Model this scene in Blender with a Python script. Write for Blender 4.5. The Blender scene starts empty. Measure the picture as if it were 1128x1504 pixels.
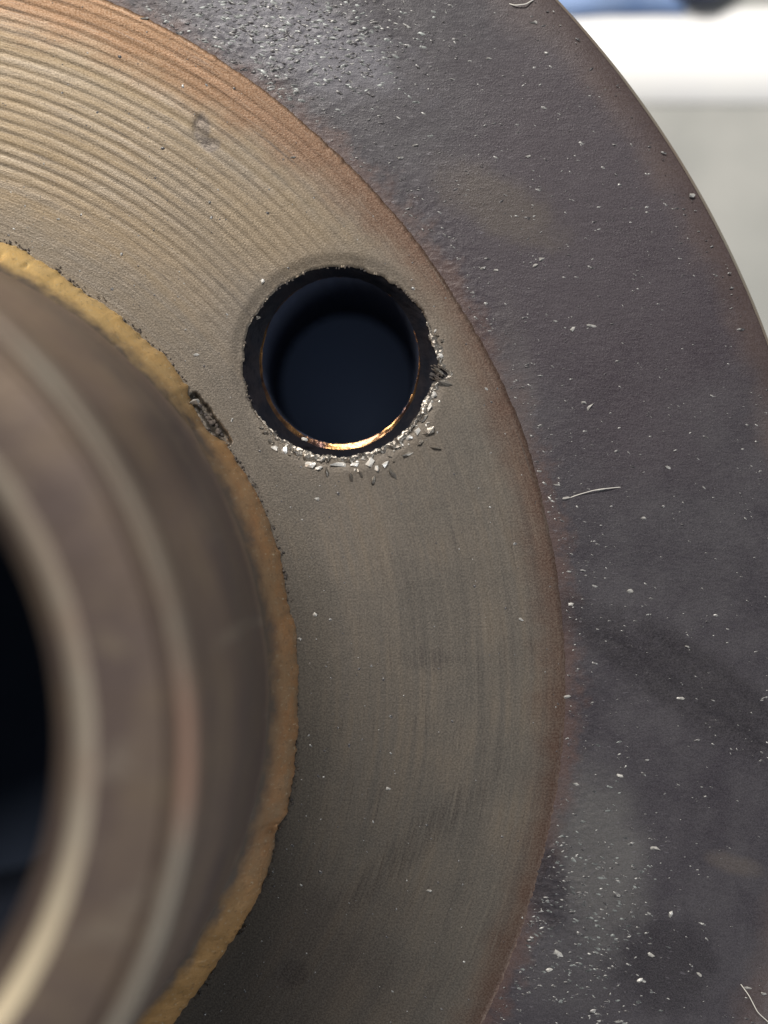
import bpy, math, random
import numpy as np
from mathutils import Vector, Matrix

scene = bpy.context.scene
col = scene.collection
random.seed(7)

# ---------------------------------------------------------------- scale
# PX = metres covered by one photograph pixel on the flange face.
PX = 3.1e-5
FD = 2000.0                 # camera distance above the face, in those units
TH = 650.0                  # flange thickness (face height above the bench)
CAMX, CAMY = 814.0, 253.0   # camera position relative to the flange axis

# ---------------------------------------------------------------- camera
cam_d = bpy.data.cameras.new('camera')
cam = bpy.data.objects.new('camera', cam_d)
col.objects.link(cam)
cam.location = (CAMX * PX, CAMY * PX, (TH + FD) * PX)
cam.rotation_euler = (0, 0, 0)
cam_d.sensor_fit = 'VERTICAL'
cam_d.sensor_height = 36.0
cam_d.sensor_width = 27.0
cam_d.lens = 36.0 * FD / 1504.0
cam_d.clip_start = 0.002
cam_d.clip_end = 20.0
cam_d.dof.use_dof = True
cam_d.dof.focus_distance = (FD - 4) * PX
cam_d.dof.aperture_fstop = 14.5
scene.camera = cam

# ---------------------------------------------------------------- world and lamps
world = bpy.data.worlds.new('World')
scene.world = world
world.use_nodes = True
wb = world.node_tree.nodes['Background']
wb.inputs[0].default_value = (0.86, 0.93, 1.0, 1)
wb.inputs[1].default_value = 0.15


def area(name, azim, tilt, dist, size, power, color):
    d = bpy.data.lights.new(name, 'AREA')
    d.shape = 'RECTANGLE'
    d.size, d.size_y = size
    d.energy = power
    d.color = color
    o = bpy.data.objects.new(name, d)
    col.objects.link(o)
    a, t = math.radians(azim), math.radians(tilt)
    v = Vector((math.sin(t) * math.cos(a), math.sin(t) * math.sin(a), math.cos(t)))
    o.location = v * dist + Vector((0.02, 0.01, TH * PX))
    o.rotation_euler = v.to_track_quat('Z', 'Y').to_euler()
    return o


area('ceiling_lamp', 114, 40, 0.9, (0.55, 0.22), 13.0, (1.0, 0.945, 0.87))
area('fill_light', -35, 62, 1.1, (0.5, 0.5), 3.5, (0.92, 0.96, 1.0))  # added fill from the lower right, no real source behind it

vs = scene.view_settings
vs.view_transform = 'Standard'
vs.look = 'None'
vs.exposure = 0.0
vs.gamma = 1.0
scene.render.engine = 'CYCLES'

# ---------------------------------------------------------------- helpers


def P(px, py, z=0.0):
    """photograph position on the flange face -> axis coordinates (PX units)"""
    return np.array((px + 250.0, 1005.0 - py, z))


def polar(pts):
    a = np.array([(math.atan2(1005 - y, x + 250), math.hypot(x + 250, 1005 - y)) for x, y in pts])
    return a[np.argsort(a[:, 0])]


def hash2(ix, iy, seed):
    n = (ix.astype(np.int64) * 374761393 + iy.astype(np.int64) * 668265263 + seed * 1274126177) & 0x7fffffff
    n = ((n ^ (n >> 13)) * 1274126177) & 0x7fffffff
    n = n ^ (n >> 16)
    return (n & 0xffff) / 32767.5 - 1.0


def vnoise(x, y, seed=0):
    x = np.asarray(x, float); y = np.asarray(y, float)
    ix, iy = np.floor(x), np.floor(y)
    fx, fy = x - ix, y - iy
    fx = fx * fx * (3 - 2 * fx); fy = fy * fy * (3 - 2 * fy)
    a = hash2(ix, iy, seed); b = hash2(ix + 1, iy, seed)
    c = hash2(ix, iy + 1, seed); d = hash2(ix + 1, iy + 1, seed)
    return (a * (1 - fx) + b * fx) * (1 - fy) + (c * (1 - fx) + d * fx) * fy


def fbm(x, y, seed=0, n=3):
    s, a = 0, 1.0
    for k in range(n):
        s = s + a * vnoise(x * 2 ** k, y * 2 ** k, seed + k * 17)
        a *= 0.5
    return s


def sstep(a, b, x):
    t = np.clip((x - a) / (b - a), 0, 1)
    return t * t * (3 - 2 * t)


def link(name, me, mat, parent=None, smooth=True):
    o = bpy.data.objects.new(name, me)
    col.objects.link(o)
    if mat is not None and not me.materials:
        me.materials.append(mat)
    if smooth:
        me.polygons.foreach_set('use_smooth', np.ones(len(me.polygons), bool))
    if parent is not None:
        o.parent = parent
    return o


def tag(o, label, cat, group=None, kind=None):
    if label: o['label'] = label
    if cat: o['category'] = cat
    if group: o['group'] = group
    if kind: o['kind'] = kind
    return o


def mesh_np(name, verts, quads):
    """verts in PX units relative to the flange axis and face; quads int array"""
    v = np.asarray(verts, np.float64).copy()
    v[:, 2] += TH
    v *= PX
    q = np.asarray(quads, np.int32)
    me = bpy.data.meshes.new(name)
    me.vertices.add(len(v)); me.vertices.foreach_set('co', v.astype(np.float32).ravel())
    k = q.shape[1]
    me.loops.add(q.size); me.loops.foreach_set('vertex_index', q.ravel())
    me.polygons.add(len(q))
    me.polygons.foreach_set('loop_start', np.arange(0, q.size, k, dtype=np.int32))
    me.update(calc_edges=True)
    me.validate()
    return me


def grid_quads(nt, nr, closed=True):
    i = np.arange(nt if closed else nt - 1)[:, None]
    j = np.arange(nr - 1)[None, :]
    i2 = (i + 1) % nt
    a = i * nr + j; b = i * nr + j + 1; c = i2 * nr + j + 1; d = i2 * nr + j
    return np.stack([a, b, c, d], -1).reshape(-1, 4)     # +z when j runs outwards


def thetas(step_deg, lo=-52, hi=102, coarse=1.5):
    a = np.arange(lo, hi, step_deg)
    b = np.linspace(hi, 360 + lo, max(8, int((360 + lo - hi) / coarse)), endpoint=False)
    return np.radians(np.concatenate([a, b]))


def lathe(name, prof, th, mat, parent, rfun=None):
    """surface of revolution; prof = [(r, z)] running outwards / downwards"""
    prof = np.asarray(prof, float)
    T, R = np.meshgrid(th, prof[:, 0], indexing='ij')
    Z = np.broadcast_to(prof[:, 1], R.shape).copy()
    if rfun is not None:
        R, Z = rfun(T, R, Z)
    v = np.stack([R * np.cos(T), R * np.sin(T), Z], -1).reshape(-1, 3)
    return link(name, mesh_np(name, v, grid_quads(len(th), len(prof))), mat, parent)


# ---------------------------------------------------------------- shader helper
class NT:
    def __init__(s, name):
        s.m = bpy.data.materials.new(name)
        s.m.use_nodes = True
        s.t = s.m.node_tree
        s.b = s.t.nodes['Principled BSDF']
        tc = s.t.nodes.new('ShaderNodeTexCoord')
        vm = s.t.nodes.new('ShaderNodeVectorMath'); vm.operation = 'MULTIPLY_ADD'
        s.t.links.new(tc.outputs['Object'], vm.inputs[0])
        vm.inputs[1].default_value = (1 / PX,) * 3
        vm.inputs[2].default_value = (0, 0, -TH)
        s.p = vm.outputs[0]
        sx = s.t.nodes.new('ShaderNodeSeparateXYZ'); s.t.links.new(s.p, sx.inputs[0])
        s.x, s.y, s.z = sx.outputs
        s._r = None
        s.cache = {}

    def put(s, sock, v):
        if isinstance(v, bpy.types.NodeSocket):
            s.t.links.new(v, sock)
        elif isinstance(v, (tuple, list)):
            sock.default_value = tuple(v) if sock.type != 'RGBA' else (tuple(v) + (1,))[:4]
        else:
            sock.default_value = v

    def math(s, op, a, b=0.0, c=0.0, clamp=False):
        n = s.t.nodes.new('ShaderNodeMath'); n.operation = op; n.use_clamp = clamp
        for k, v in enumerate((a, b, c)): s.put(n.inputs[k], v)
        return n.outputs[0]

    def add(s, a, b): return s.math('ADD', a, b)
    def mul(s, a, b): return s.math('MULTIPLY', a, b)

    @property
    def r(s):
        if s._r is None:
            s._r = s.math('SQRT', s.add(s.mul(s.x, s.x), s.mul(s.y, s.y)))
            s._t = s.math('ARCTAN2', s.y, s.x)
        return s._r

    @property
    def th(s):
        s.r
        return s._t

    def vec(s, x, y, z=0.0):
        n = s.t.nodes.new('ShaderNodeCombineXYZ')
        for k, v in enumerate((x, y, z)): s.put(n.inputs[k], v)
        return n.outputs[0]

    def noise(s, scale, vec=None, detail=3.0, rough=0.55, dist=0.0, col=False):
        key = (scale, vec, detail, rough, dist, col)
        if vec is None and key in s.cache: return s.cache[key]
        n = s.t.nodes.new('ShaderNodeTexNoise')
        s.put(n.inputs['Vector'], s.p if vec is None else vec)
        n.inputs['Scale'].default_value = scale
        n.inputs['Detail'].default_value = detail
        n.inputs['Roughness'].default_value = rough
        n.inputs['Distortion'].default_value = dist
        s.cache[key] = n.outputs['Color' if col else 'Fac']
        return s.cache[key]

    def pol(s, rs, ts, off=0.0):
        """polar streak coordinates: radial cells 1/rs units, along-arc cells 1/ts units"""
        return s.vec(s.mul(s.r, rs), s.mul(s.th, 900 * ts), off)

    def ss(s, v, a, b, lo=0.0, hi=1.0):
        n = s.t.nodes.new('ShaderNodeMapRange'); n.interpolation_type = 'SMOOTHSTEP'
        s.put(n.inputs['Value'], v)
        if a > b: a, b, lo, hi = b, a, hi, lo
        for k, w in zip(('From Min', 'From Max', 'To Min', 'To Max'), (a, b, lo, hi)):
            n.inputs[k].default_value = w
        return n.outputs[0]

    def mix(s, f, a, b, mode='MIX'):
        n = s.t.nodes.new('ShaderNodeMix'); n.data_type = 'RGBA'; n.blend_type = mode
        s.put(n.inputs[0], f); s.put(n.inputs[6], a); s.put(n.inputs[7], b)
        return n.outputs[2]

    def spot(s, px, py, rx, ry=None, soft=0.6, wob=0.5, ws=0.02, rot=0.0):
        """stain with an uneven outline centred at a face position"""
        ry = ry or rx
        X, Y, _ = P(px, py)
        dx, dy = s.add(s.x, -float(X)), s.add(s.y, -float(Y))
        c, q = math.cos(rot), math.sin(rot)
        u = s.math('DIVIDE', s.add(s.mul(dx, c), s.mul(dy, q)), rx)
        v = s.math('DIVIDE', s.add(s.mul(dx, -q), s.mul(dy, c)), ry)
        d = s.math('SQRT', s.add(s.mul(u, u), s.mul(v, v)))
        d = s.add(d, s.mul(s.add(s.noise(ws, detail=4), -0.5), wob * 2))
        return s.ss(d, 1 + soft / 2, 1 - soft / 2)

    def bump(s, h, strength=1.0, dist=1.0):
        n = s.t.nodes.new('ShaderNodeBump')
        n.inputs['Strength'].default_value = strength
        n.inputs['Distance'].default_value = dist * PX
        s.put(n.inputs['Height'], h)
        return n.outputs[0]

    def out(s, color, metal=0.0, rough=0.5, normal=None, spec=None):
        s.put(s.b.inputs['Base Color'], color)
        s.put(s.b.inputs['Metallic'], metal)
        s.put(s.b.inputs['Roughness'], rough)
        if spec is not None: s.put(s.b.inputs['Specular IOR Level'], spec)
        if normal is not None: s.put(s.b.inputs['Normal'], normal)
        return s.m


# ---------------------------------------------------------------- materials
HX, HY = 497.0, 532.0          # bolt hole centre in the photograph


def mat_ring():
    n = NT('turned_steel')
    big = n.noise(0.006, detail=4)
    streak = n.noise(1.0, n.pol(0.22, 0.008), 4, 0.6)
    streak2 = n.noise(1.0, n.pol(0.06, 0.003, 7.0), 3, 0.6)
    grain = n.noise(0.35, detail=2)
    c = n.mix(n.ss(streak2, 0.35, 0.65), (0.270, 0.256, 0.238), (0.285, 0.255, 0.218))
    c = n.mix(n.ss(big, 0.4, 0.66), c, (0.22, 0.212, 0.20))
    # straw heat tint towards the upper arc
    up = n.ss(n.th, 0.45, 1.15)
    c = n.mix(n.mul(up, n.ss(streak2, 0.3, 0.7, 0.5, 1.0)), c, (0.285, 0.225, 0.140))
    # rust-brown rim band, wider on the upper arc
    w = n.add(n.add(n.r, n.mul(up, 45.0)), n.mul(n.add(n.noise(0.02, detail=4), -0.5), 60.0))
    rim = n.ss(w, 1015, 1085)
    c = n.mix(n.mul(rim, 0.85), c, n.mix(up, (0.165, 0.080, 0.055), (0.235, 0.118, 0.048)))
    # fine dark and light turning streaks
    c = n.mix(n.ss(streak, 0.56, 0.72, 0.0, 0.55), c, (0.11, 0.10, 0.10))
    c = n.mix(n.ss(streak, 0.42, 0.28, 0.0, 0.35), c, (0.40, 0.37, 0.32))
    # scuffs and stains with their own shapes, then two soft tone patches
    sc = n.spot(600, 1245, 150, 22, 0.9, 0.55, 0.03, rot=0.72)
    c = n.mix(n.mul(n.mul(sc, n.ss(streak, 0.35, 0.65)), 0.6), c, (0.09, 0.083, 0.083))
    for a in ((428, 1431, 25, 21), (296, 190, 12, 22), (310, 212, 14, 10)):
        c = n.mix(n.mul(n.spot(*a, soft=0.6, wob=0.6, ws=0.06), 0.62), c, (0.075, 0.072, 0.085))
    c = n.mix(n.mul(n.mul(n.spot(632, 968, 34, 16, 0.9, 0.9, 0.05), n.ss(streak, 0.3, 0.6)), 0.5), c, (0.085, 0.08, 0.09))
    dn = n.spot(330, 1440, 260, 190, 0.9, 0.4, 0.01)  # broad darker brown area on the lower ring
    c = n.mix(n.mul(dn, 0.55), c, (0.13, 0.105, 0.095))
    gl = n.spot(425, 350, 130, 60, 0.9, 0.6, 0.03, rot=-0.5)  # golden patch above the bolt hole
    c = n.mix(n.mul(gl, 0.6), c, (0.31, 0.25, 0.165))
    # wear halo round the bolt hole and grey film beside the hub
    hd = n.spot(HX + 6, HY + 6, 178, 178, 0.35, 0.14, 0.04)
    c = n.mix(n.mul(hd, 0.5), c, (0.235, 0.215, 0.19))
    film = n.ss(n.add(n.r, n.mul(n.add(n.noise(0.03, detail=4), -0.5), 60.0)), 775, 715)
    c = n.mix(n.mul(film, 0.6), c, (0.18, 0.172, 0.155))
    c = n.mix(n.ss(n.noise(0.09, detail=5, rough=0.7), 0.62, 0.74, 0, 0.4), c, (0.12, 0.09, 0.075))
    c = n.mix(0.28, c, n.mix(n.ss(grain, 0.3, 0.7), (0.05, 0.045, 0.045), (0.40, 0.375, 0.335)))
    c = n.mix(1.0, c, (0.57, 0.535, 0.505), 'MULTIPLY')
    h = n.add(n.mul(streak, 0.45), n.mul(n.noise(0.4, detail=3, rough=0.65), 0.55))
    rg = n.add(n.ss(streak2, 0.3, 0.7, 0.42, 0.50), n.ss(n.th, 0.3, 0.9, 0.06, 0.0))
    return n.out(c, 0.80, rg, n.bump(h, 0.7, 1.0))


def mat_plate():
    n = NT('sooty_steel')
    big = n.noise(0.005, detail=4)
    sv = n.vec(n.mul(n.add(n.x, n.mul(n.y, 0.25)), 0.07), n.mul(n.y, 0.18), 0.0)
    fl = n.noise(1.0, sv, 4, 0.65)
    grain = n.noise(0.4, detail=2)
    c = n.mix(n.ss(n.noise(0.011, detail=5, rough=0.65), 0.35, 0.65), (0.052, 0.048, 0.055), (0.088, 0.086, 0.088))
    c = n.mix(n.spot(900, 330, 260, 330, 0.9, 0.4, 0.008), c, (0.072, 0.058, 0.066))
    # brown oxide along the outer rim
    w = n.add(n.r, n.mul(n.add(n.noise(0.012, detail=5), -0.5), 90.0))
    c = n.mix(n.ss(w, 1395, 1462, 0, 0.75), c, (0.150, 0.105, 0.080))
    wi = n.add(n.r, n.mul(n.add(n.noise(0.03, detail=5, rough=0.65), -0.5), 110.0))
    c = n.mix(n.ss(wi, 1118, 1078, 0, 0.8), c, (0.155, 0.095, 0.070))
    # olive, grey-green and pale smears
    for px, py, rx, ry, rot, f, k in (
            (735, 300, 95, 42, -0.5, 0.8, (0.125, 0.105, 0.078)),
            (420, 40, 170, 65, -0.45, 0.85, (0.24, 0.25, 0.26)),
            (885, 1270, 62, 120, 0.1, 0.95, (0.165, 0.17, 0.150)),
            (850, 1420, 70, 90, 0.0, 0.45, (0.115, 0.118, 0.110)),
            (1080, 1270, 40, 14, -0.3, 0.6, (0.15, 0.13, 0.10)),
            (800, 20, 90, 50, -0.6, 0.5, (0.13, 0.10, 0.085)),
            (760, 560, 26, 120, 0.15, 0.55, (0.13, 0.12, 0.11))):
        c = n.mix(n.mul(n.spot(px, py, rx, ry, 0.9, 0.6, 0.022, rot), f), c, k)
    for px, py, rx, ry, rot in ((985, 1000, 200, 34, -0.62), (1060, 1000, 150, 24, -0.62), (800, 1300, 30, 60, 0.2), (980, 1420, 70, 70, 0.0)):
        c = n.mix(n.mul(n.spot(px, py, rx, ry, 0.9, 0.7, 0.03, rot), 0.85), c, (0.026, 0.023, 0.027))
    # pale flecks, thicker near the boss and on the upper arc
    zone = n.math('MAXIMUM', n.ss(n.r, 1290, 1090), n.spot(450, 60, 330, 130, 0.9, 0.4, 0.01, -0.4))
    zone = n.math('MAXIMUM', zone, n.spot(880, 1350, 130, 200, 0.9, 0.4, 0.01))
    fk = n.mul(n.ss(fl, 0.60, 0.70), n.ss(zone, 0, 1, 0.18, 0.85))
    c = n.mix(n.mul(fk, 0.7), c, (0.30, 0.30, 0.30))
    c = n.mix(n.ss(fl, 0.40, 0.30, 0, 0.5), c, (0.035, 0.033, 0.037))
    c = n.mix(0.10, c, n.mix(n.ss(grain, 0.3, 0.7), (0.0, 0.0, 0.0), (0.42, 0.40, 0.42)))
    c = n.mix(1.0, c, (0.46, 0.435, 0.49), 'MULTIPLY')
    h = n.add(n.mul(fl, 1.2), n.mul(n.noise(0.35, detail=3, rough=0.7), 1.6))
    return n.out(c, 0.15, n.ss(n.add(n.mul(fl, 0.5), n.mul(big, 0.5)), 0.35, 0.65, 0.60, 0.36), n.bump(h, 0.36, 1.0), spec=0.5)


def mat_lip():
    n = NT('rusted_braze')
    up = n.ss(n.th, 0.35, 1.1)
    dn = n.ss(n.th, -0.30, -0.62)
    b = n.noise(0.03, detail=5, rough=0.65)
    c = n.mix(n.ss(b, 0.35, 0.65), (0.46, 0.255, 0.125), (0.44, 0.29, 0.17))
    c = n.mix(dn, c, (0.54, 0.315, 0.125))  # lighter orange paints in the light on the lower arc
    c = n.mix(up, c, n.mix(b, (0.86, 0.56, 0.20), (0.84, 0.64, 0.32)))  # brighter gold puts the lamp-side highlight into the colour
    c = n.mix(n.ss(n.noise(0.12, detail=4, rough=0.7), 0.56, 0.70, 0, 0.6), c, (0.20, 0.10, 0.05))
    c = n.mix(n.ss(n.noise(0.20, n.vec(n.x, n.y, 40.0), 4, 0.7), 0.59, 0.68, 0, 0.8), c, (0.74, 0.66, 0.48))
    c = n.mix(n.ss(n.add(n.r, n.mul(n.add(b, -0.5), 40.0)), 672, 650), c, (0.17, 0.138, 0.115))
    h = n.add(n.mul(n.noise(0.14, detail=5, rough=0.75), 5.0), n.mul(n.noise(0.4, detail=2), 2.0))
    return n.out(c, 0.62, n.ss(b, 0.3, 0.7, 0.44, 0.28), n.bump(h, 0.33, 1.0))


def mat_hub(name, k):
    n = NT(name)
    hz = n.noise(1.0, n.vec(n.mul(n.th, 7.0), n.mul(n.z, 0.006), 0.0), 4, 0.6)
    ring = n.noise(1.0, n.vec(n.mul(n.th, 1.2), n.mul(n.z, 0.022), n.mul(n.r, 0.02)), 3, 0.6)
    c = n.mix(n.ss(hz, 0.35, 0.65), (0.20, 0.162, 0.133), (0.165, 0.135, 0.125))
    c = n.mix(n.ss(ring, 0.45, 0.62, 0, 0.65), c, (0.115, 0.092, 0.095))
    c = n.mix(n.ss(n.noise(0.02, detail=4), 0.55, 0.7, 0, 0.5), c, (0.24, 0.205, 0.16))
    c = n.mix(n.ss(n.noise(0.012, n.vec(n.x, n.y, 90.0), 4), 0.60, 0.66, 0, 0.35), c, (0.32, 0.29, 0.25))
    c = n.mix(n.mul(n.mul(n.ss(n.z, 80, 130), n.ss(n.z, 330, 230)), 0.55), c, (0.075, 0.068, 0.075))  # dark band painted for the wall's dim reflection beside the lip
    c = n.mix(1.0, c, (k * 1.04, k * 0.97, k * 0.90), 'MULTIPLY')
    return n.out(c, 0.6, 0.42, n.bump(n.mul(n.noise(0.03, detail=3), 3.0), 0.5, 1.0))


def mat_edge(name, k):
    n = NT(name)
    b = n.noise(1.0, n.vec(n.mul(n.th, 5.0), 0.0, n.mul(n.z, 0.01)), 3, 0.6)
    c = n.mix(n.ss(b, 0.35, 0.65), (0.27, 0.25, 0.215), (0.25, 0.205, 0.17))
    c = n.mix(n.mul(n.ss(n.th, -0.05, -0.7), n.ss(n.r, 560, 520)), c, (0.56, 0.49, 0.36))  # lower bore edge painted lighter, as if catching the lamp
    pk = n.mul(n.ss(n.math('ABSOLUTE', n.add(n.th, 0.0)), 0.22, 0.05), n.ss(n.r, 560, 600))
    c = n.mix(n.mul(pk, 0.7), c, (0.36, 0.22, 0.17))  # painted reddish highlight on the crown ridge
    c = n.mix(1.0, c, (k, k * 0.97, k * 0.93), 'MULTIPLY')
    return n.out(c, 0.55, 0.48)


def simple(name, c1, c2, scale, metal, rough, bump=0.0, spec=None):
    n = NT(name)
    b = n.noise(scale, detail=4)
    nb = n.bump(n.mul(n.noise(scale * 4, detail=3), bump), 0.7, 1.0) if bump else None
    return n.out(n.mix(n.ss(b, 0.35, 0.65), c1, c2), metal, rough, nb, spec)


M_ring, M_plate, M_lip, M_edge = mat_ring(), mat_plate(), mat_lip(), mat_edge('lit_bore_edge', 1.25)  # bore edge colour carries the light on its up-facing facet
M_hub, M_hubwall, M_ridge = mat_hub('stained_crown_steel', 0.80), mat_hub('stained_shaded_wall_steel', 1.5), mat_edge('dull_ridge_edge', 0.92)
M_dark = simple('hazy_blue_floor', (0.30, 0.39, 0.60), (0.31, 0.40, 0.61), 0.01, 0.0, 0.8, spec=0.1)  # pale blue paints a hazy, lifted black onto the shaded hole floor
M_wall = simple('shaded_hole_wall', (0.032, 0.04, 0.066), (0.035, 0.042, 0.066), 0.02, 0.0, 0.7, spec=0.15)  # blue-black colour paints the navy shade inside the hole
M_bore = simple('shaded_bore_wall', (0.010, 0.013, 0.022), (0.012, 0.015, 0.024), 0.02, 0.0, 0.8, spec=0.1)  # near-black colour keeps the lamp-lit bore wall looking shaded
M_deep = simple('shaded_bore_floor', (0.045, 0.06, 0.095), (0.048, 0.063, 0.10), 0.01, 0.0, 0.8, spec=0.1)  # darkened blue stands in for shade at the bore floor
M_sink = simple('dark_countersink', (0.006, 0.007, 0.011), (0.012, 0.011, 0.014), 0.03, 0.0, 0.6, 2.0, spec=0.12)  # near-black chamfer colour, merging with the dark hole
M_step = simple('bright_brass_step', (0.36, 0.19, 0.07), (0.07, 0.04, 0.035), 0.025, 0.9, 0.22, 1.5)
M_burr = simple('bright_torn_steel', (0.93, 0.92, 0.89), (0.82, 0.79, 0.74), 0.05, 0.55, 0.30, 1.5)
M_dull = simple('dull_torn_steel', (0.34, 0.31, 0.27), (0.16, 0.145, 0.13), 0.06, 0.75, 0.36, 1.5)
M_chip = simple('pale_chip', (0.46, 0.45, 0.43), (0.22, 0.215, 0.205), 0.05, 0.2, 0.4, 1.0)
ng = NT('grey_grit')
M_grit = ng.out(ng.mix(ng.ss(ng.noise(0.11, detail=3, rough=0.7), 0.45, 0.68), (0.055, 0.052, 0.056), (0.40, 0.40, 0.39)), 0.3, 0.4)
nf = NT('grey_scale_flake')
M_flake = nf.out(nf.mix(nf.ss(nf.noise(0.09, detail=3, rough=0.7), 0.38, 0.68), (0.045, 0.047, 0.05), (0.27, 0.29, 0.285)), 0.3, 0.42)
M_carbon = simple('black_carbon', (0.030, 0.026, 0.026), (0.07, 0.055, 0.045), 0.05, 0.0, 0.7, 2.0)
M_fibre = simple('pale_fibre', (0.62, 0.60, 0.55), (0.5, 0.48, 0.45), 0.05, 0.0, 0.5)

# ---------------------------------------------------------------- setting
ZB = -TH                       # bench top


def BP(px, py):
    """photograph position -> bench-plane position, axis coordinates"""
    k = (FD + TH) / FD
    return np.array((CAMX + (px - 564) * k, CAMY + (752 - py) * k))


def slab(name, corners, z0, z1, mat, bev=2.0, parent=None, nx=1, wave=None):
    """thin plate with softened top edges from four plan corners (counter-clockwise)"""
    c = np.array(corners, float)
    mid = c.mean(0)
    rings = [(c, z0), (c, z1 - bev), (c + (mid - c) / np.linalg.norm(mid - c, axis=1)[:, None] * bev * 1.4, z1)]
    v = np.array([(x, y, z) for k, z in rings for x, y in k])
    f = [(4 * a + i, 4 * a + (i + 1) % 4, 4 * a + 4 + (i + 1) % 4, 4 * a + 4 + i) for a in range(2) for i in range(4)]
    f += [(8, 9, 10, 11), (3, 2, 1, 0)]
    return link(name, mesh_np(name, v, f), mat, parent, smooth=False)


nb = NT('grey_bench')
cb = nb.mix(nb.ss(nb.noise(0.004, detail=5), 0.35, 0.65), (0.30, 0.305, 0.29), (0.37, 0.37, 0.35))
M_bench = nb.out(cb, 0.0, 0.6, nb.bump(nb.noise(0.05, detail=4), 0.4, 2.0))
M_paper = simple('white_paper', (0.92, 0.92, 0.91), (0.90, 0.90, 0.90), 0.01, 0.0, 0.6)
M_blue = simple('blue_cloth', (0.16, 0.27, 0.55), (0.30, 0.42, 0.68), 0.01, 0.0, 0.8, 2.0)
M_navy = simple('navy_plastic', (0.012, 0.022, 0.060), (0.02, 0.03, 0.07), 0.01, 0.0, 0.5)

bench = slab('workbench', [(-9000, -9000), (9000, -9000), (9000, 9000), (-9000, 9000)], ZB - 1200, ZB, M_bench, 20)
tag(bench, 'pale grey bench top under the flange', 'bench', kind='structure')
a0, a1, b0, b1 = BP(700, 152), BP(1900, 152), BP(1900, 14), BP(700, 14)
paper = slab('paper_strip', [a0, a1, b0, b1], ZB, ZB + 4, M_paper, 1)
tag(paper, 'glaring white strip of paper on the bench beyond the flange rim', 'paper')


def cloth():
    x0, y0 = BP(640, 20); x1, y1 = BP(1003, -420)
    nx, ny = 60, 30
    X, Y = np.meshgrid(np.linspace(x0, x1, nx), np.linspace(y0, y1, ny), indexing='ij')
    e = np.minimum(np.minimum((X - x0), (x1 - X)), np.minimum(Y - y0, y1 - Y))
    Z = ZB + 14 + 16 * sstep(0, 40, e) + 16 * fbm(X / 160, Y / 90, 5) * sstep(0, 60, e)
    top = np.stack([X, Y + 8 * vnoise(X / 90, Y * 0, 3), Z], -1).reshape(-1, 3)
    bot = top.copy(); bot[:, 2] = ZB + 1
    q = grid_quads(nx, ny, False)[:, ::-1]
    n = nx * ny
    rim = [i * ny for i in range(nx)] + [(nx - 1) * ny + j for j in range(1, ny)] + \
          [i * ny + ny - 1 for i in range(nx - 2, -1, -1)] + [j for j in range(ny - 2, 0, -1)]
    side = [(rim[k] + n, rim[(k + 1) % len(rim)] + n, rim[(k + 1) % len(rim)], rim[k]) for k in range(len(rim))]
    return mesh_np('blue_cloth', np.concatenate([top, bot]), np.concatenate([q, q[:, ::-1] + n, np.array(side)]))


tag(link('blue_cloth', cloth(), M_blue), 'light blue folded cloth lying past the white paper strip', 'cloth')


def cap():
    """low round screw cap with a ribbed skirt"""
    c = BP(1025, -40)
    prof = [(0, 92), (40, 92), (62, 90), (70, 82), (74, 60), (76, 5)]
    th = np.radians(np.arange(0, 360, 5))
    v = []
    for k, t in enumerate(th):
        for r, z in prof:
            rr = r + (2.5 if (k % 2 and r > 66) else 0)
            v.append((c[0] + rr * math.cos(t), c[1] + rr * 0.9 * math.sin(t), ZB + 20 + z * 0.3))
    return mesh_np('bottle_cap', np.array(v), grid_quads(len(th), len(prof)))


tag(link('bottle_cap', cap(), M_navy), 'dark navy plastic cap lying on the blue cloth', 'cap')

# ---------------------------------------------------------------- the flange
flange = bpy.data.objects.new('steel_flange', None)
col.objects.link(flange)
flange.empty_display_size = 0.01
tag(flange, 'round sooty steel flange with a turned boss, raised hub and one bolt hole', 'flange')

R_PTS = [(195, 6), (300, 62), (380, 115), (450, 180), (540, 265), (600, 325), (680, 450), (735, 540), (775, 620),
         (800, 730), (822, 840), (835, 960), (836, 1050), (825, 1150), (808, 1240), (780, 1340), (745, 1430), (715, 1504)]
L_PTS = [(0, 355), (25, 363), (79, 394), (125, 430), (167, 457), (208, 494), (246, 527), (276, 566), (281, 592), (300, 628),
         (333, 652), (354, 686), (379, 727), (396, 765), (410, 807), (419, 857), (424, 889), (435, 924), (438, 976),
         (439, 1033), (437, 1093), (430, 1150), (422, 1193), (409, 1212), (393, 1285), (370, 1337), (343, 1380),
         (313, 1428), (278, 1472), (256, 1502)]
RP, LP = polar(R_PTS), polar(L_PTS)
_t = np.linspace(RP[0, 0], RP[-1, 0], 120)          # even out the reading error along the boss edge
_r = 1083 + 0.6 * (np.interp(_t, RP[:, 0], RP[:, 1]) - 1083)
_k = np.exp(-np.linspace(-2, 2, 25) ** 2); _k /= _k.sum()
RP = np.stack([_t, np.convolve(np.pad(_r, 12, mode='edge'), _k, 'valid')], 1)


def radius_fn(tab, default, jag, seed):
    def f(T):
        t = (T + math.pi) % (2 * math.pi) - math.pi
        r = np.interp(t, tab[:, 0], tab[:, 1], left=np.nan, right=np.nan)
        lo = np.exp(-((t - tab[0, 0]) / 0.1) ** 2) * (tab[0, 1] - default)
        hi = np.exp(-((t - tab[-1, 0]) / 0.1) ** 2) * (tab[-1, 1] - default)
        r = np.where(np.isnan(r), default + np.where(t < tab[0, 0], lo, hi), r)
        return r + jag * fbm(t * default / 9, t * 0, seed, 3)
    return f


R_edge = radius_fn(RP, 1083.0, 0.8, 11)
L_edge = radius_fn(LP, 700.0, 1.6, 23)


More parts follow.
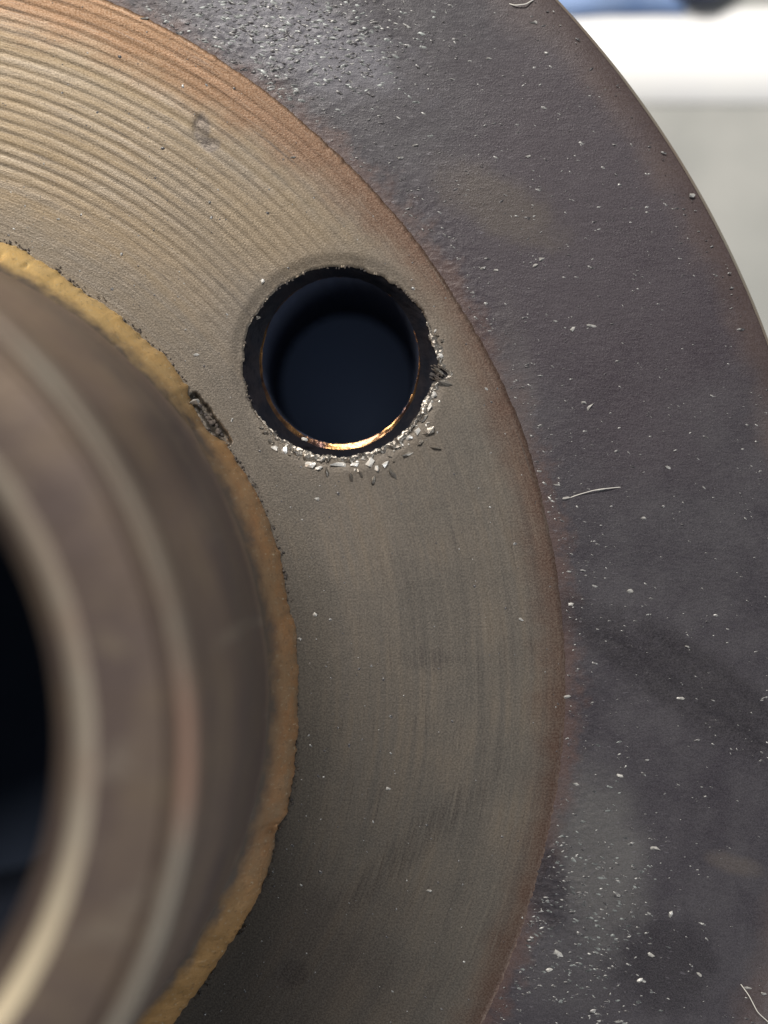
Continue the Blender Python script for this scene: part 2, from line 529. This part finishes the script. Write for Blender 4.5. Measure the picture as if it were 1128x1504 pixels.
def hole_r(a):
    """ragged mouth radius of the bolt hole, with the torn notch on its right"""
    a = (a + math.pi) % (2 * math.pi) - math.pi
    r = 140.5 + 1.8 * fbm(a * 9, a * 0, 31, 3)
    r = r + 19 * np.exp(-((a + 0.12) / 0.06) ** 2) + 7 * np.exp(-((a + 0.03) / 0.16) ** 2) + 4 * np.exp(-((a - 0.55) / 0.12) ** 2)
    return r


HC = P(HX, HY)[:2]


def ring_z(T, R):
    """height of the turned boss, in PX units"""
    t = (T + math.pi) % (2 * math.pi) - math.pi
    X, Y = R * np.cos(T), R * np.sin(T)
    amp = 0.11 + 0.06 * sstep(-0.15, 0.1, t) + 0.10 * sstep(0.75, 1.2, t)
    amp = amp * (0.85 + 0.22 * fbm(t * 5, R / 25, 2, 2)) * sstep(740, 800, R + 30 * vnoise(t * 9, R / 40, 4))
    ph = R / 15.8 + 0.06 * fbm(t * 2.2, R / 90, 3, 2) + 0.012 * vnoise(t * 30, R / 25, 6)
    s = np.sin(2 * math.pi * ph)
    z = amp * (s + 0.25 * np.sin(4 * math.pi * ph + 0.8))
    z = z + 0.07 * fbm(R / 3.2, t * 40, 9, 2) + 0.07 * fbm(X / 14, Y / 14, 12, 3)
    d = np.hypot(X - HC[0], Y - HC[1])
    z = z * (0.35 + 0.65 * sstep(150, 185, d + 8 * vnoise(X / 14, Y / 14, 41)))
    z = z - 1.5 * sstep(164, 142, d)
    # arc-shaped dent, round dent, scuff, slot beside the hub lip
    for px, py, rr, dep in ((428, 1431, 24, 0.6),):
        c = P(px, py); dd = np.hypot(X - c[0], Y - c[1]); z = z - dep * sstep(rr, rr * 0.5, dd)
    c = P(312, 190); dd = np.hypot(X - c[0], Y - c[1]); an = np.arctan2(Y - c[1], X - c[0])
    z = z - 0.8 * np.exp(-((dd - 24) / 6) ** 2) * sstep(-0.1, -0.6, np.cos(an - 0.4))
    a, b = P(286, 583)[:2], P(332, 648)[:2]
    u = np.clip(((X - a[0]) * (b[0] - a[0]) + (Y - a[1]) * (b[1] - a[1])) / np.sum((b - a) ** 2), 0, 1)
    dd = np.hypot(X - a[0] - u * (b[0] - a[0]), Y - a[1] - u * (b[1] - a[1]))
    z = z - 13 * sstep(9, 3, dd + 2 * vnoise(X / 6, Y / 6, 44))
    return z


def plate_z(T, R):
    t = (T + math.pi) % (2 * math.pi) - math.pi
    X, Y = R * np.cos(T), R * np.sin(T)
    g = np.exp(-((R - 1095) / 60) ** 2) * (0.4 + 0.8 * np.clip(fbm(t * 6, R / 80, 51, 2), 0, 1))
    g = g + 1.4 * np.exp(-(((X - 680) / 200) ** 2 + ((Y - 970) / 90) ** 2)) + np.exp(-(((X - 1120) / 120) ** 2 + ((Y + 330) / 180) ** 2))
    z = -3 + 0.11 * fbm((X + 0.3 * Y) / 14, Y / 7, 53, 3) + 0.25 * fbm(X / 60, Y / 60, 57, 2)
    z = z + g * (0.75 * np.abs(fbm((X + 0.3 * Y) / 11, Y / 6, 61, 3)) + 0.6)
    for px, py, qx, qy, dep in ((880, 930, 1128, 1105, 1.2), (960, 930, 1128, 1050, 0.9)):
        a, b = P(px, py)[:2], P(qx, qy)[:2]
        n = np.array((-(b - a)[1], (b - a)[0])) / np.linalg.norm(b - a)
        s = (X - a[0]) * n[0] + (Y - a[1]) * n[1] + 8 * fbm(X / 40, Y / 40, 71, 2)
        l = ((X - a[0]) * (b - a)[0] + (Y - a[1]) * (b - a)[1]) / np.sum((b - a) ** 2)
        z = z - dep * np.exp(-(s / 9) ** 2) * sstep(-0.05, 0.1, l)
    return z


# --- boss: turned ring with the bolt hole cut out of it
def boss_mesh():
    th = thetas(0.105)
    s = np.concatenate([np.linspace(0, 0.972, 205), [0.980, 0.986, 0.991, 0.995, 0.998, 1.0]])
    T, S = np.meshgrid(th, s, indexing='ij')
    Re = R_edge(T)
    R = 640 + S * (Re - 640)
    Z = ring_z(T, R)
    e = Re - R
    Z = Z - 5 * np.clip(1 - e / 14.0, 0, 1) ** 2
    X, Y = R * np.cos(T), R * np.sin(T)
    dx, dy = X - HC[0], Y - HC[1]
    d = np.hypot(dx, dy); a = np.arctan2(dy, dx); hr = hole_r(a)
    near = np.abs(d - hr) < 1.5
    X = np.where(near, HC[0] + np.cos(a) * hr, X); Y = np.where(near, HC[1] + np.sin(a) * hr, Y)
    inside = (d < hr) & ~near
    Z = np.where(near, Z - 1.2, Z)
    q = grid_quads(len(th), len(s))
    q = q[~inside.ravel()[q].any(1)]
    return mesh_np('turned_boss', np.stack([X, Y, Z], -1).reshape(-1, 3), q)


link('turned_boss', boss_mesh(), M_ring, flange)

# --- sooty outer face with its rolled rim and side wall
th = thetas(0.13)
s = np.concatenate([np.linspace(0, 1, 170)])
T, S = np.meshgrid(th, s, indexing='ij')
R = 1064 + S * (1468 - 1064)
Z = plate_z(T, R) - 7 * np.clip((R - 1425) / 43, 0, 1) ** 2
rim = np.array([(1468, -12.3), (1471, -30), (1474.5, -40), (1474.5, -300), (1474.5, -TH + 6), (1468, -TH)])
Tr, Rr = np.meshgrid(th, rim[:, 0], indexing='ij')
Rr = Rr + 0.4 * fbm(Tr * 90, Tr * 0, 81, 3)
Zr = np.broadcast_to(rim[:, 1], Rr.shape)
T2, R2, Z2 = np.concatenate([T, Tr], 1), np.concatenate([R, Rr], 1), np.concatenate([Z, Zr], 1)
link('outer_face', mesh_np('outer_face', np.stack([R2 * np.cos(T2), R2 * np.sin(T2), Z2], -1).reshape(-1, 3),
                           grid_quads(len(th), T2.shape[1])), M_plate, flange)

lathe('rim_edge', [(1467.5, -9.6), (1471, -12.5), (1473.8, -17), (1475.2, -24), (1475.2, -44)], thetas(0.3), M_ridge, flange)

# --- rusty lip at the hub foot
th = thetas(0.22)
PR = [(1.0, 96), (0.86, 84), (0.70, 68), (0.55, 54), (0.40, 41), (0.28, 31), (0.17, 21), (0.08, 11), (0.03, 4), (0.0, -5), (-0.02, -20)]
T, K = np.meshgrid(th, [p[0] for p in PR], indexing='ij')
Z = np.broadcast_to([p[1] for p in PR], K.shape).copy()
Lo = L_edge(T)
Ls = radius_fn(LP, 700.0, 0.0, 23)(T)
Lo = Ls + (Lo - Ls) * sstep(0.15, 0.0, K)
R = Lo + K * (646 - Lo)
lump = fbm(R * np.cos(T) / 16, R * np.sin(T) / 16, 91, 3)
Z = Z + 2.2 * lump * sstep(1.0, 0.7, K) * sstep(0, 0.1, K)
R = R + 0.8 * fbm(T * 700 / 9, K * 4, 95, 2) * sstep(0.3, 0.0, K)
for px, py, rr, dep in ((12, 388, 9, 12), (48, 398, 6, 9), (180, 521, 6, 8), (425, 905, 12, 6), (402, 1211, 10, 9)):
    c = P(px, py)
    dd = np.hypot(R * np.cos(T) - c[0], R * np.sin(T) - c[1])
    Z = Z - dep * sstep(rr, rr * 0.4, dd)
link('hub_lip', mesh_np('hub_lip', np.stack([R * np.cos(T), R * np.sin(T), Z], -1).reshape(-1, 3),
                        grid_quads(len(th), len(PR))), M_lip, flange)

# --- hub wall, crown, bright inner edge, flare, bore
th2 = thetas(0.6, coarse=3.0)


def wob(T, R, Z):
    return R + 1.2 * vnoise(T * 14, Z / 60, 3), Z


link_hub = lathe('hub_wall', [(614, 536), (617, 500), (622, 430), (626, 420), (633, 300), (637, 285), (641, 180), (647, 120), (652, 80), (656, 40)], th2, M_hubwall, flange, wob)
lathe('crown_edge', [(597, 548), (600, 552), (604, 552), (609, 549), (613, 543), (614, 536)], th2, M_ridge, flange)
lathe('crown_groove', [(583, 551), (586, 545), (589, 540), (593, 540), (595, 543), (597, 548)], th2, M_hub, flange)
lathe('hub_crown', [(506, 549), (520, 551), (550, 552), (583, 551)], th2, M_hub, flange)
lathe('bore_edge', [(481, 535), (486, 541), (492, 545), (499, 548), (506, 549)], th2, M_edge, flange)
lathe('bore_flare', [(447, 470), (449, 490), (457, 508), (468, 522), (481, 535)], th2, M_hub, flange)
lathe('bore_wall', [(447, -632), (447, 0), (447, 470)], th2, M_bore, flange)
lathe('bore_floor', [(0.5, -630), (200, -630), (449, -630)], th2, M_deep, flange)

# --- bolt hole


def hole_part(name, rows, mat, parent):
    """rows: (offset_x, offset_y, rx, ry, z, ragged) from the deepest / innermost outwards"""
    a = np.radians(np.arange(0, 360, 1.0))
    v = []
    for ang in a:
        hr = float(hole_r(np.array(ang)))
        for ox, oy, rx, ry, z, rag in rows:
            j = 0.8 * float(vnoise(ang * 12, z * 0.7, 5)) if not rag else 0
            if rag: rx_, ry_ = hr + rag, hr + rag
            else: rx_, ry_ = rx + j, ry + j
            v.append((HC[0] + ox + rx_ * math.cos(ang), HC[1] + oy + ry_ * math.sin(ang), z))
    return link(name, mesh_np(name, np.array(v), grid_quads(len(a), len(rows))), mat, parent)


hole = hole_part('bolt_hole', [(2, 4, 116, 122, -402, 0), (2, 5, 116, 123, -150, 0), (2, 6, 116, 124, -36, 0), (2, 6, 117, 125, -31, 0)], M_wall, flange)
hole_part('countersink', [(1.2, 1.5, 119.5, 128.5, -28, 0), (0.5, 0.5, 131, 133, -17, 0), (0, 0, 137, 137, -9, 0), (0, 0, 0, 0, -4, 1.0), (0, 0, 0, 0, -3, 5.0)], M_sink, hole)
hole_part('hole_step', [(2, 6, 117, 125, -31, 0), (2, 4.5, 118.5, 126, -30.2, 0), (1.5, 3, 118.6, 127.5, -29, 0), (1.2, 1.5, 119.5, 128.5, -28, 0)], M_step, hole)
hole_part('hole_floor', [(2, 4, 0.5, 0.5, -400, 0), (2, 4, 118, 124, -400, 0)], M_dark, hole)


# ---------------------------------------------------------------- shards
def shard_geo(rng, L, W, H, ang, tilt=0.25, n=6):
    """irregular flake: uneven rim, raised broken ridge; 3n triangles"""
    pts = []
    for k in range(n):
        a = 2 * math.pi * (k + rng.uniform(-0.3, 0.3)) / n
        q = rng.uniform(0.45, 1.25)
        pts.append((L / 2 * q * math.cos(a), W / 2 * q * math.sin(a), rng.uniform(-0.1, 0.15) * H))
    base = [(x * 0.9, y * 0.9, -H * 0.6) for x, y, z in pts]
    r1 = (rng.uniform(-0.3, 0.1) * L, rng.uniform(-0.2, 0.2) * W, H * rng.uniform(0.5, 1))
    v = pts + base + [r1]
    f = [(k, (k + 1) % n, 2 * n) for k in range(n)]
    for k in range(n):
        f += [(n + k, n + (k + 1) % n, (k + 1) % n), (n + k, (k + 1) % n, k)]
    m = Matrix.Rotation(ang, 3, 'Z') @ Matrix.Rotation(rng.uniform(-tilt, tilt), 3, 'X') @ Matrix.Rotation(rng.uniform(-tilt, tilt), 3, 'Y')
    return [tuple(m @ Vector(p)) for p in v], f


def face_z(px, py):
    X, Y, _ = P(px, py)
    t, r = np.array(math.atan2(Y, X)), np.array(math.hypot(X, Y))
    if r > 1083: return float(plate_z(t, r))
    return float(ring_z(t, r))


def shard(name, px, py, z, L, W, H, deg, mat, parent=None, tilt=0.25, seed=0):
    rng = random.Random(seed * 7919 + int(px * 13 + py))
    v, f = shard_geo(rng, L, W, H, math.radians(deg), tilt)
    me = bpy.data.meshes.new(name)
    me.from_pydata([tuple(c * PX for c in p) for p in v], [], f)
    o = link(name, me, mat, parent, smooth=False)
    X, Y, _ = P(px, py)
    o.location = (X * PX, Y * PX, (TH + z) * PX)
    return o


BURRS = [  # px, py, length, width, angle, bright
    (646, 525, 13, 9, 60, 1), (637, 580, 14, 9, 35, 1), (631, 598, 14, 8, 70, 1), (650, 563, 26, 12, -15, 0), (612, 634, 14, 10, 60, 1),
    (601, 643, 12, 7, 20, 1), (586, 657, 15, 7, 10, 0), (566, 682, 14, 8, 40, 1), (553, 689, 12, 9, 60, 1), (543, 680, 15, 13, 70, 1),
    (521, 682, 12, 8, 10, 1), (499, 682, 26, 7, 3, 1), (476, 674, 18, 6, 5, 1), (456, 682, 24, 10, -8, 1), (467, 688, 12, 6, 20, 1),
    (435, 663, 17, 6, -20, 0), (417, 662, 12, 10, 50, 1), (403, 659, 13, 6, -30, 1), (389, 635, 11, 7, 20, 0), (384, 628, 9, 5, 0, 0),
    (386, 413, 10, 7, 40, 1), (379, 466, 9, 6, 10, 0), (448, 646, 11, 6, -20, 1), (639, 658, 16, 6, -10, 0), (529, 695, 18, 6, -65, 0),
    (623, 612, 16, 9, 60, 0), (628, 636, 24, 12, 40, 0), (597, 668, 26, 10, 25, 0), (575, 695, 22, 8, -50, 0), (515, 700, 22, 6, -80, 0),
    (548, 706, 18, 7, 70, 0), (645, 545, 22, 9, -35, 0), (618, 650, 18, 9, 35, 0), (480, 694, 15, 5, -85, 0), (397, 648, 12, 7, -40, 0)]


def torn_rim():
    """ragged fold of torn metal along the lower right of the hole mouth"""
    a = np.radians(np.arange(-150, 25, 0.6))
    k = np.linspace(0, 1, 9)
    A, K = np.meshgrid(a, k, indexing='ij')
    env = sstep(-2.6, -1.95, A) * sstep(0.43, 0.1, A)
    wid = 4 + 10 * env * (0.6 + 0.6 * vnoise(A * 16, A * 0, 63)) + 7 * env * np.clip(vnoise(A * 34, A * 0, 65), 0, 1)
    Rr = hole_r(A) - 1.5 + K * wid + 1.2 * vnoise(A * 45, K * 3, 66)
    H = (1.0 + 3.2 * np.clip(vnoise(A * 22, K * 2, 67) + 0.25, 0, 1) + 1.5 * vnoise(A * 50, K * 5, 68)) * env
    Zz = -2.5 + (H + 2.2) * np.sin(math.pi * np.clip(0.15 + 0.85 * K, 0, 1)) ** 0.7 - 0.6 * K
    v = np.stack([HC[0] + Rr * np.cos(A), HC[1] + Rr * np.sin(A), Zz], -1).reshape(-1, 3)
    return link('torn_rim', mesh_np('torn_rim', v, grid_quads(len(a), len(k), False)), M_dull, hole, smooth=False)


torn_rim()
for px, py, L, W, a, br in BURRS:
    o = shard('burr', px, py, face_z(px, py) + 1.5, L, W, 5.0, a, M_burr if br else M_dull, hole, 0.35)
for k in range(60):      # smaller torn crumbs round the lower right mouth
    a = math.radians(random.uniform(-138, 20)); rr = 141 + abs(random.gauss(0, 9)) + 2
    px, py = HX + rr * math.cos(a), HY - rr * math.sin(a)
    shard('burr', px, py, face_z(px, py) + 0.5, random.uniform(4, 9), random.uniform(3, 5), 3.0, random.uniform(0, 180),
          M_burr if random.random() < 0.3 else M_dull, hole, 0.4, k + 1)

CHIPS = [  # px, py, length, width, angle, z offset
    (925, 868, 13, 9, 10), (838, 888, 11, 8, 20), (833, 1024, 18, 10, 20), (845, 1152, 14, 7, -15), (910, 1140, 13, 7, -10),
    (960, 1246, 22, 7, -12), (819, 1400, 20, 9, -30), (808, 1425, 13, 8, 5), (866, 597, 15, 8, 45), (857, 591, 10, 6, -15),
    (1016, 286, 12, 8, 0), (796, 380, 12, 8, 10), (786, 390, 10, 7, 20), (709, 394, 13, 6, 10), (729, 396, 12, 6, -5),
    (841, 484, 12, 9, 40), (868, 478, 18, 6, -10), (609, 213, 12, 5, 5), (588, 231, 14, 5, 0), (776, 229, 9, 6, 0),
    (785, 32, 18, 7, 10), (717, 85, 12, 6, -10), (982, 686, 11, 7, -20), (946, 762, 12, 8, 10), (832, 732, 17, 6, 10),
    (818, 712, 12, 5, -10), (883, 719, 20, 5, 6), (1000, 1026, 13, 6, 0), (1028, 1432, 14, 7, -40), (985, 1343, 12, 9, 60),
    (956, 1403, 14, 7, -20), (405, 101, 16, 6, 10), (213, 27, 14, 5, 5), (765, 910, 12, 7, -25), (463, 902, 9, 8, 0),
    (466, 733, 9, 7, 0), (440, 938, 8, 7, 0), (630, 1308, 9, 7, -10), (570, 1158, 12, 6, 0), (85, 322, 11, 6, 10),
    (308, 297, 9, 7, 0), (430, 231, 14, 5, 10), (239, 522, 8, 6, 20), (288, 521, 10, 6, 0), (1121, 1460, 15, 8, -20),
    (1100, 1452, 18, 6, -15), (1010, 950, 10, 5, -20), (940, 1440, 12, 7, 30)]
MARKS = [(HX, HY, 'the bolt hole'), (870, 720, 'the thin lint fibre'), (1110, 1480, 'the curved bright hair'), (885, 1280, 'the grey-green smear'),
         (735, 300, 'the olive smear'), (400, 60, 'the pale grainy patch'), (1000, 1010, 'the dark diagonal streak'), (765, 5, 'the short curled fibre'),
         (300, 620, 'the dark slot beside the lip'), (428, 1431, 'the round dent'), (296, 190, 'the arc-shaped dent'), (640, 965, 'the faint oval stain')]
for px, py, L, W, a in CHIPS:
    X, Y, _ = P(px, py)
    r = math.hypot(X, Y)
    on = ('turned ring' if r < 1083 else 'sooty face at the boss edge' if r < 1125 else 'sooty face by the brown rim' if r > 1385 else 'open sooty face')
    shape = ('large ' if L * W > 120 else 'tiny ' if L * W < 66 else 'small ') + ('needle-like' if L / W > 2.3 else 'oblong' if L / W > 1.55 else 'blunt')
    mark = min(MARKS, key=lambda m: math.hypot(m[0] - px, m[1] - py))[2]
    o = shard('metal_chip', px, py, face_z(px, py) + 0.8, L * 0.9, W * 0.8, 2.6, a, M_chip, None, 0.3)
    tag(o, shape + ' pale chip on ' + on + ', near ' + mark, 'chip', 'loose chips on the flange')

# chips caught on the rusty lip and hub wall
for px, py, z, L, W, a, lab in (
        (287, 590, 6, 17, 8, 8, 'small white chip at the top of the dark slot beside the rusty lip'),
        (360, 820, 50, 22, 10, -12, 'oval white chip stuck on the inner side of the rusty lip'),
        (78, 440, 44, 34, 6, -48, 'long white splinter lying along the bright golden end of the lip'),
        (100, 462, 42, 17, 11, -45, 'blunt white flake at the lower tip of the long splinter on the golden lip'),
        (205, 560, 48, 20, 9, -15, 'pale greenish flake on the inner side of the lip above the dark slot'),
        (242, 771, 300, 22, 7, 18, 'blurred pale sliver clinging to the side of the hub')):
    k = FD / (FD - z)
    X = CAMX + (px - 564) / k; Y = CAMY + (752 - py) / k
    o = shard('metal_chip', X - 250, 1005 - Y, z + 2, L, W, 7.0, a, M_chip, None, 0.2)
    tag(o, lab, 'chip')


# ---------------------------------------------------------------- uncountable grit and carbon
def scatter(name, spots, mat, parent=None):
    V, Fc, n0 = [], [], 0
    rng = random.Random(3)
    for X, Y, z, L, W, H, a in spots:
        n = 5
        for k in range(n):
            t = 2 * math.pi * (k + rng.uniform(-0.3, 0.3)) / n
            u, w = L / 2 * rng.uniform(.7, 1.2) * math.cos(t), W / 2 * rng.uniform(.7, 1.2) * math.sin(t)
            V.append((X + u * math.cos(a) - w * math.sin(a), Y + u * math.sin(a) + w * math.cos(a), z - 0.3 * H))
        V.append((X + rng.uniform(-.2, .2) * L, Y + rng.uniform(-.2, .2) * W, z + H))
        Fc += [(n0 + k, n0 + (k + 1) % n, n0 + n) for k in range(n)]
        n0 += n + 1
    return link(name, mesh_np(name, np.array(V), np.array(Fc)), mat, parent, smooth=False)


rng = np.random.default_rng(4)
sp = []
while len(sp) < 2200:
    px, py = rng.uniform(150, 1160), rng.uniform(-40, 1560)
    X, Y, _ = P(px, py); r = math.hypot(X, Y)
    if r < 1086 or r > 1455: continue
    d = 0.10 + 0.4 * math.exp(-((r - 1090) / 45) ** 2)
    d += 2.2 * math.exp(-(((px - 420) / 150) ** 2 + ((py - 50) / 75) ** 2)) + 0.35 * math.exp(-(((px - 860) / 110) ** 2 + ((py - 1370) / 150) ** 2))
    d += 0.15 * math.exp(-((py - 250) / 300) ** 2)
    d *= 0.55 + 0.9 * max(0, float(fbm(np.array(X / 45), np.array(Y / 45), 77, 2)) + 0.3)
    if rng.uniform() > d: continue
    L = min(10, 2.0 + rng.exponential(1.8))
    if math.hypot((px - 420) / 170, (py - 50) / 80) < 1.2 or math.hypot((px - 860) / 110, (py - 1370) / 150) < 1: L = L * 1.35 + 0.8
    sp.append((X, Y, float(plate_z(np.array(math.atan2(Y, X)), np.array(r))) + 0.3, L * 1.4, L * 0.5, L * 0.22 + 0.4, rng.normal(-0.15, 0.4)))
tag(scatter('grit', sp, M_grit), 'fine grey grit dusted over the sooty outer face', 'grit', kind='stuff')
# flat scale flakes: dense on the grainy patch beside the boss, sparser on the lower smear
sp = []
while len(sp) < 520:
    if rng.uniform() < 0.68: px, py = rng.normal(410, 105), rng.normal(45, 62)
    else: px, py = rng.normal(855, 55), rng.normal(1350, 95)
    X, Y, _ = P(px, py); r = math.hypot(X, Y)
    if r < 1092 or r > 1440: continue
    L = rng.uniform(6, 15) * (1.0 if py < 600 else 0.75)
    sp.append((X, Y, float(plate_z(np.array(math.atan2(Y, X)), np.array(r))) + 0.2, L, L * rng.uniform(0.3, 0.5), rng.uniform(0.5, 1.3), rng.normal(-0.2, 0.25)))
tag(scatter('scale_flakes', sp, M_flake), 'dense grey-green scale flakes beside the boss edge on the sooty face', 'flakes', kind='stuff')
sp = []
while len(sp) < 420:
    px, py = rng.uniform(-20, 850), rng.uniform(-20, 1520)
    X, Y, _ = P(px, py); r = math.hypot(X, Y)
    if r < 705 or r > 1075 or math.hypot(px - HX, py - HY) < 150: continue
    if rng.uniform() > 0.25 + math.exp(-(r - 700) / 50): continue
    L = min(8, 1.8 + rng.exponential(1.3))
    sp.append((X, Y, float(ring_z(np.array(math.atan2(Y, X)), np.array(r))) + 0.2, L * 1.1, L * 0.8, L * 0.3 + .4, rng.uniform(0, 3)))
tag(scatter('pale_dust', sp, M_grit), 'sparse pale dust on the turned ring of the flange', 'dust', kind='stuff')

# black crusty crumbs along the outside of the rusty lip, in the slot and the hole notch
sp = []
for k in range(420):
    t = math.radians(rng.uniform(-42, 70))
    r = float(L_edge(np.array(t))) + rng.normal(1.5, 2.0)
    if vnoise(np.array(t * 26), np.array(0.0), 88) < -0.25: continue
    L = 2 + min(5, rng.exponential(1.5))
    sp.append((r * math.cos(t), r * math.sin(t), 1 + rng.uniform(0, 2), L, L * .8, L * .5, rng.uniform(0, 3)))
for k in range(26):
    u = rng.uniform(0, 1); c = P(290 + 40 * u + rng.normal(0, 4), 596 + 50 * u + rng.normal(0, 4))
    L = rng.uniform(5, 12); sp.append((c[0], c[1], -12 + rng.uniform(0, 5), L, L * .8, L * .4, rng.uniform(0, 3)))
for k in range(26):
    c = P(634 + 22 * rng.uniform(), 536 + 24 * rng.uniform() + 0)
    L = rng.uniform(4, 9); sp.append((c[0], c[1], -6 + rng.uniform(0, 5), L * 1.4, L * .6, L * .3, -0.5))
for k in range(90):
    a = rng.uniform(0, 6.28); rr = float(hole_r(np.array(a))) + rng.normal(0, 1.2)
    L = rng.uniform(2.5, 6); sp.append((HC[0] + rr * math.cos(a), HC[1] + rr * math.sin(a), -1.5, L, L * .7, L * .35, rng.uniform(0, 3)))
o = scatter('carbon_crust', sp, M_carbon, flange)
o['kind'] = 'stuff'


# ---------------------------------------------------------------- fibres
def fibre(name, pts, rad, label):
    pts = np.array([np.append(P(a, b)[:2], z) for a, b, z in pts])
    n = 40
    t = np.linspace(0, len(pts) - 1, n)
    c = np.stack([np.interp(t, range(len(pts)), pts[:, k]) for k in range(3)], 1)
    for _ in range(6): c[1:-1] = (c[:-2] + 2 * c[1:-1] + c[2:]) / 4
    d = np.gradient(c, axis=0); d /= np.linalg.norm(d, axis=1)[:, None]
    u = np.cross(d, (0, 0, 1.0)); u /= np.linalg.norm(u, axis=1)[:, None]; w = np.cross(u, d)
    k = 6
    V = np.concatenate([c + rad * (0.6 + 0.4 * math.sin(3 * q)) * (math.cos(q) * u + math.sin(q) * w) for q in np.arange(k) * 2 * math.pi / k])
    q = [(a * n + i, a * n + i + 1, ((a + 1) % k) * n + i + 1, ((a + 1) % k) * n + i) for a in range(k) for i in range(n - 1)]
    return tag(link(name, mesh_np(name, V, np.array(q)), M_fibre), label, 'fibre')


fibre('lint_fibre', [(824, 736, -5), (848, 727, -2), (872, 720, 2), (895, 717, 1), (918, 715, -5)], 1.1, 'thin pale lint fibre on the sooty face beside the turned boss edge')
fibre('lint_fibre', [(1084, 1440, -5), (1100, 1462, 0), (1112, 1486, 3), (1140, 1512, -4)], 1.2, 'curved bright hair near the lower chips on the sooty face')
fibre('lint_fibre', [(744, 2, -6), (756, 8, 0), (772, 7, 2), (786, -3, -4)], 1.6, 'short curled fibre close to the brown rim of the sooty face')
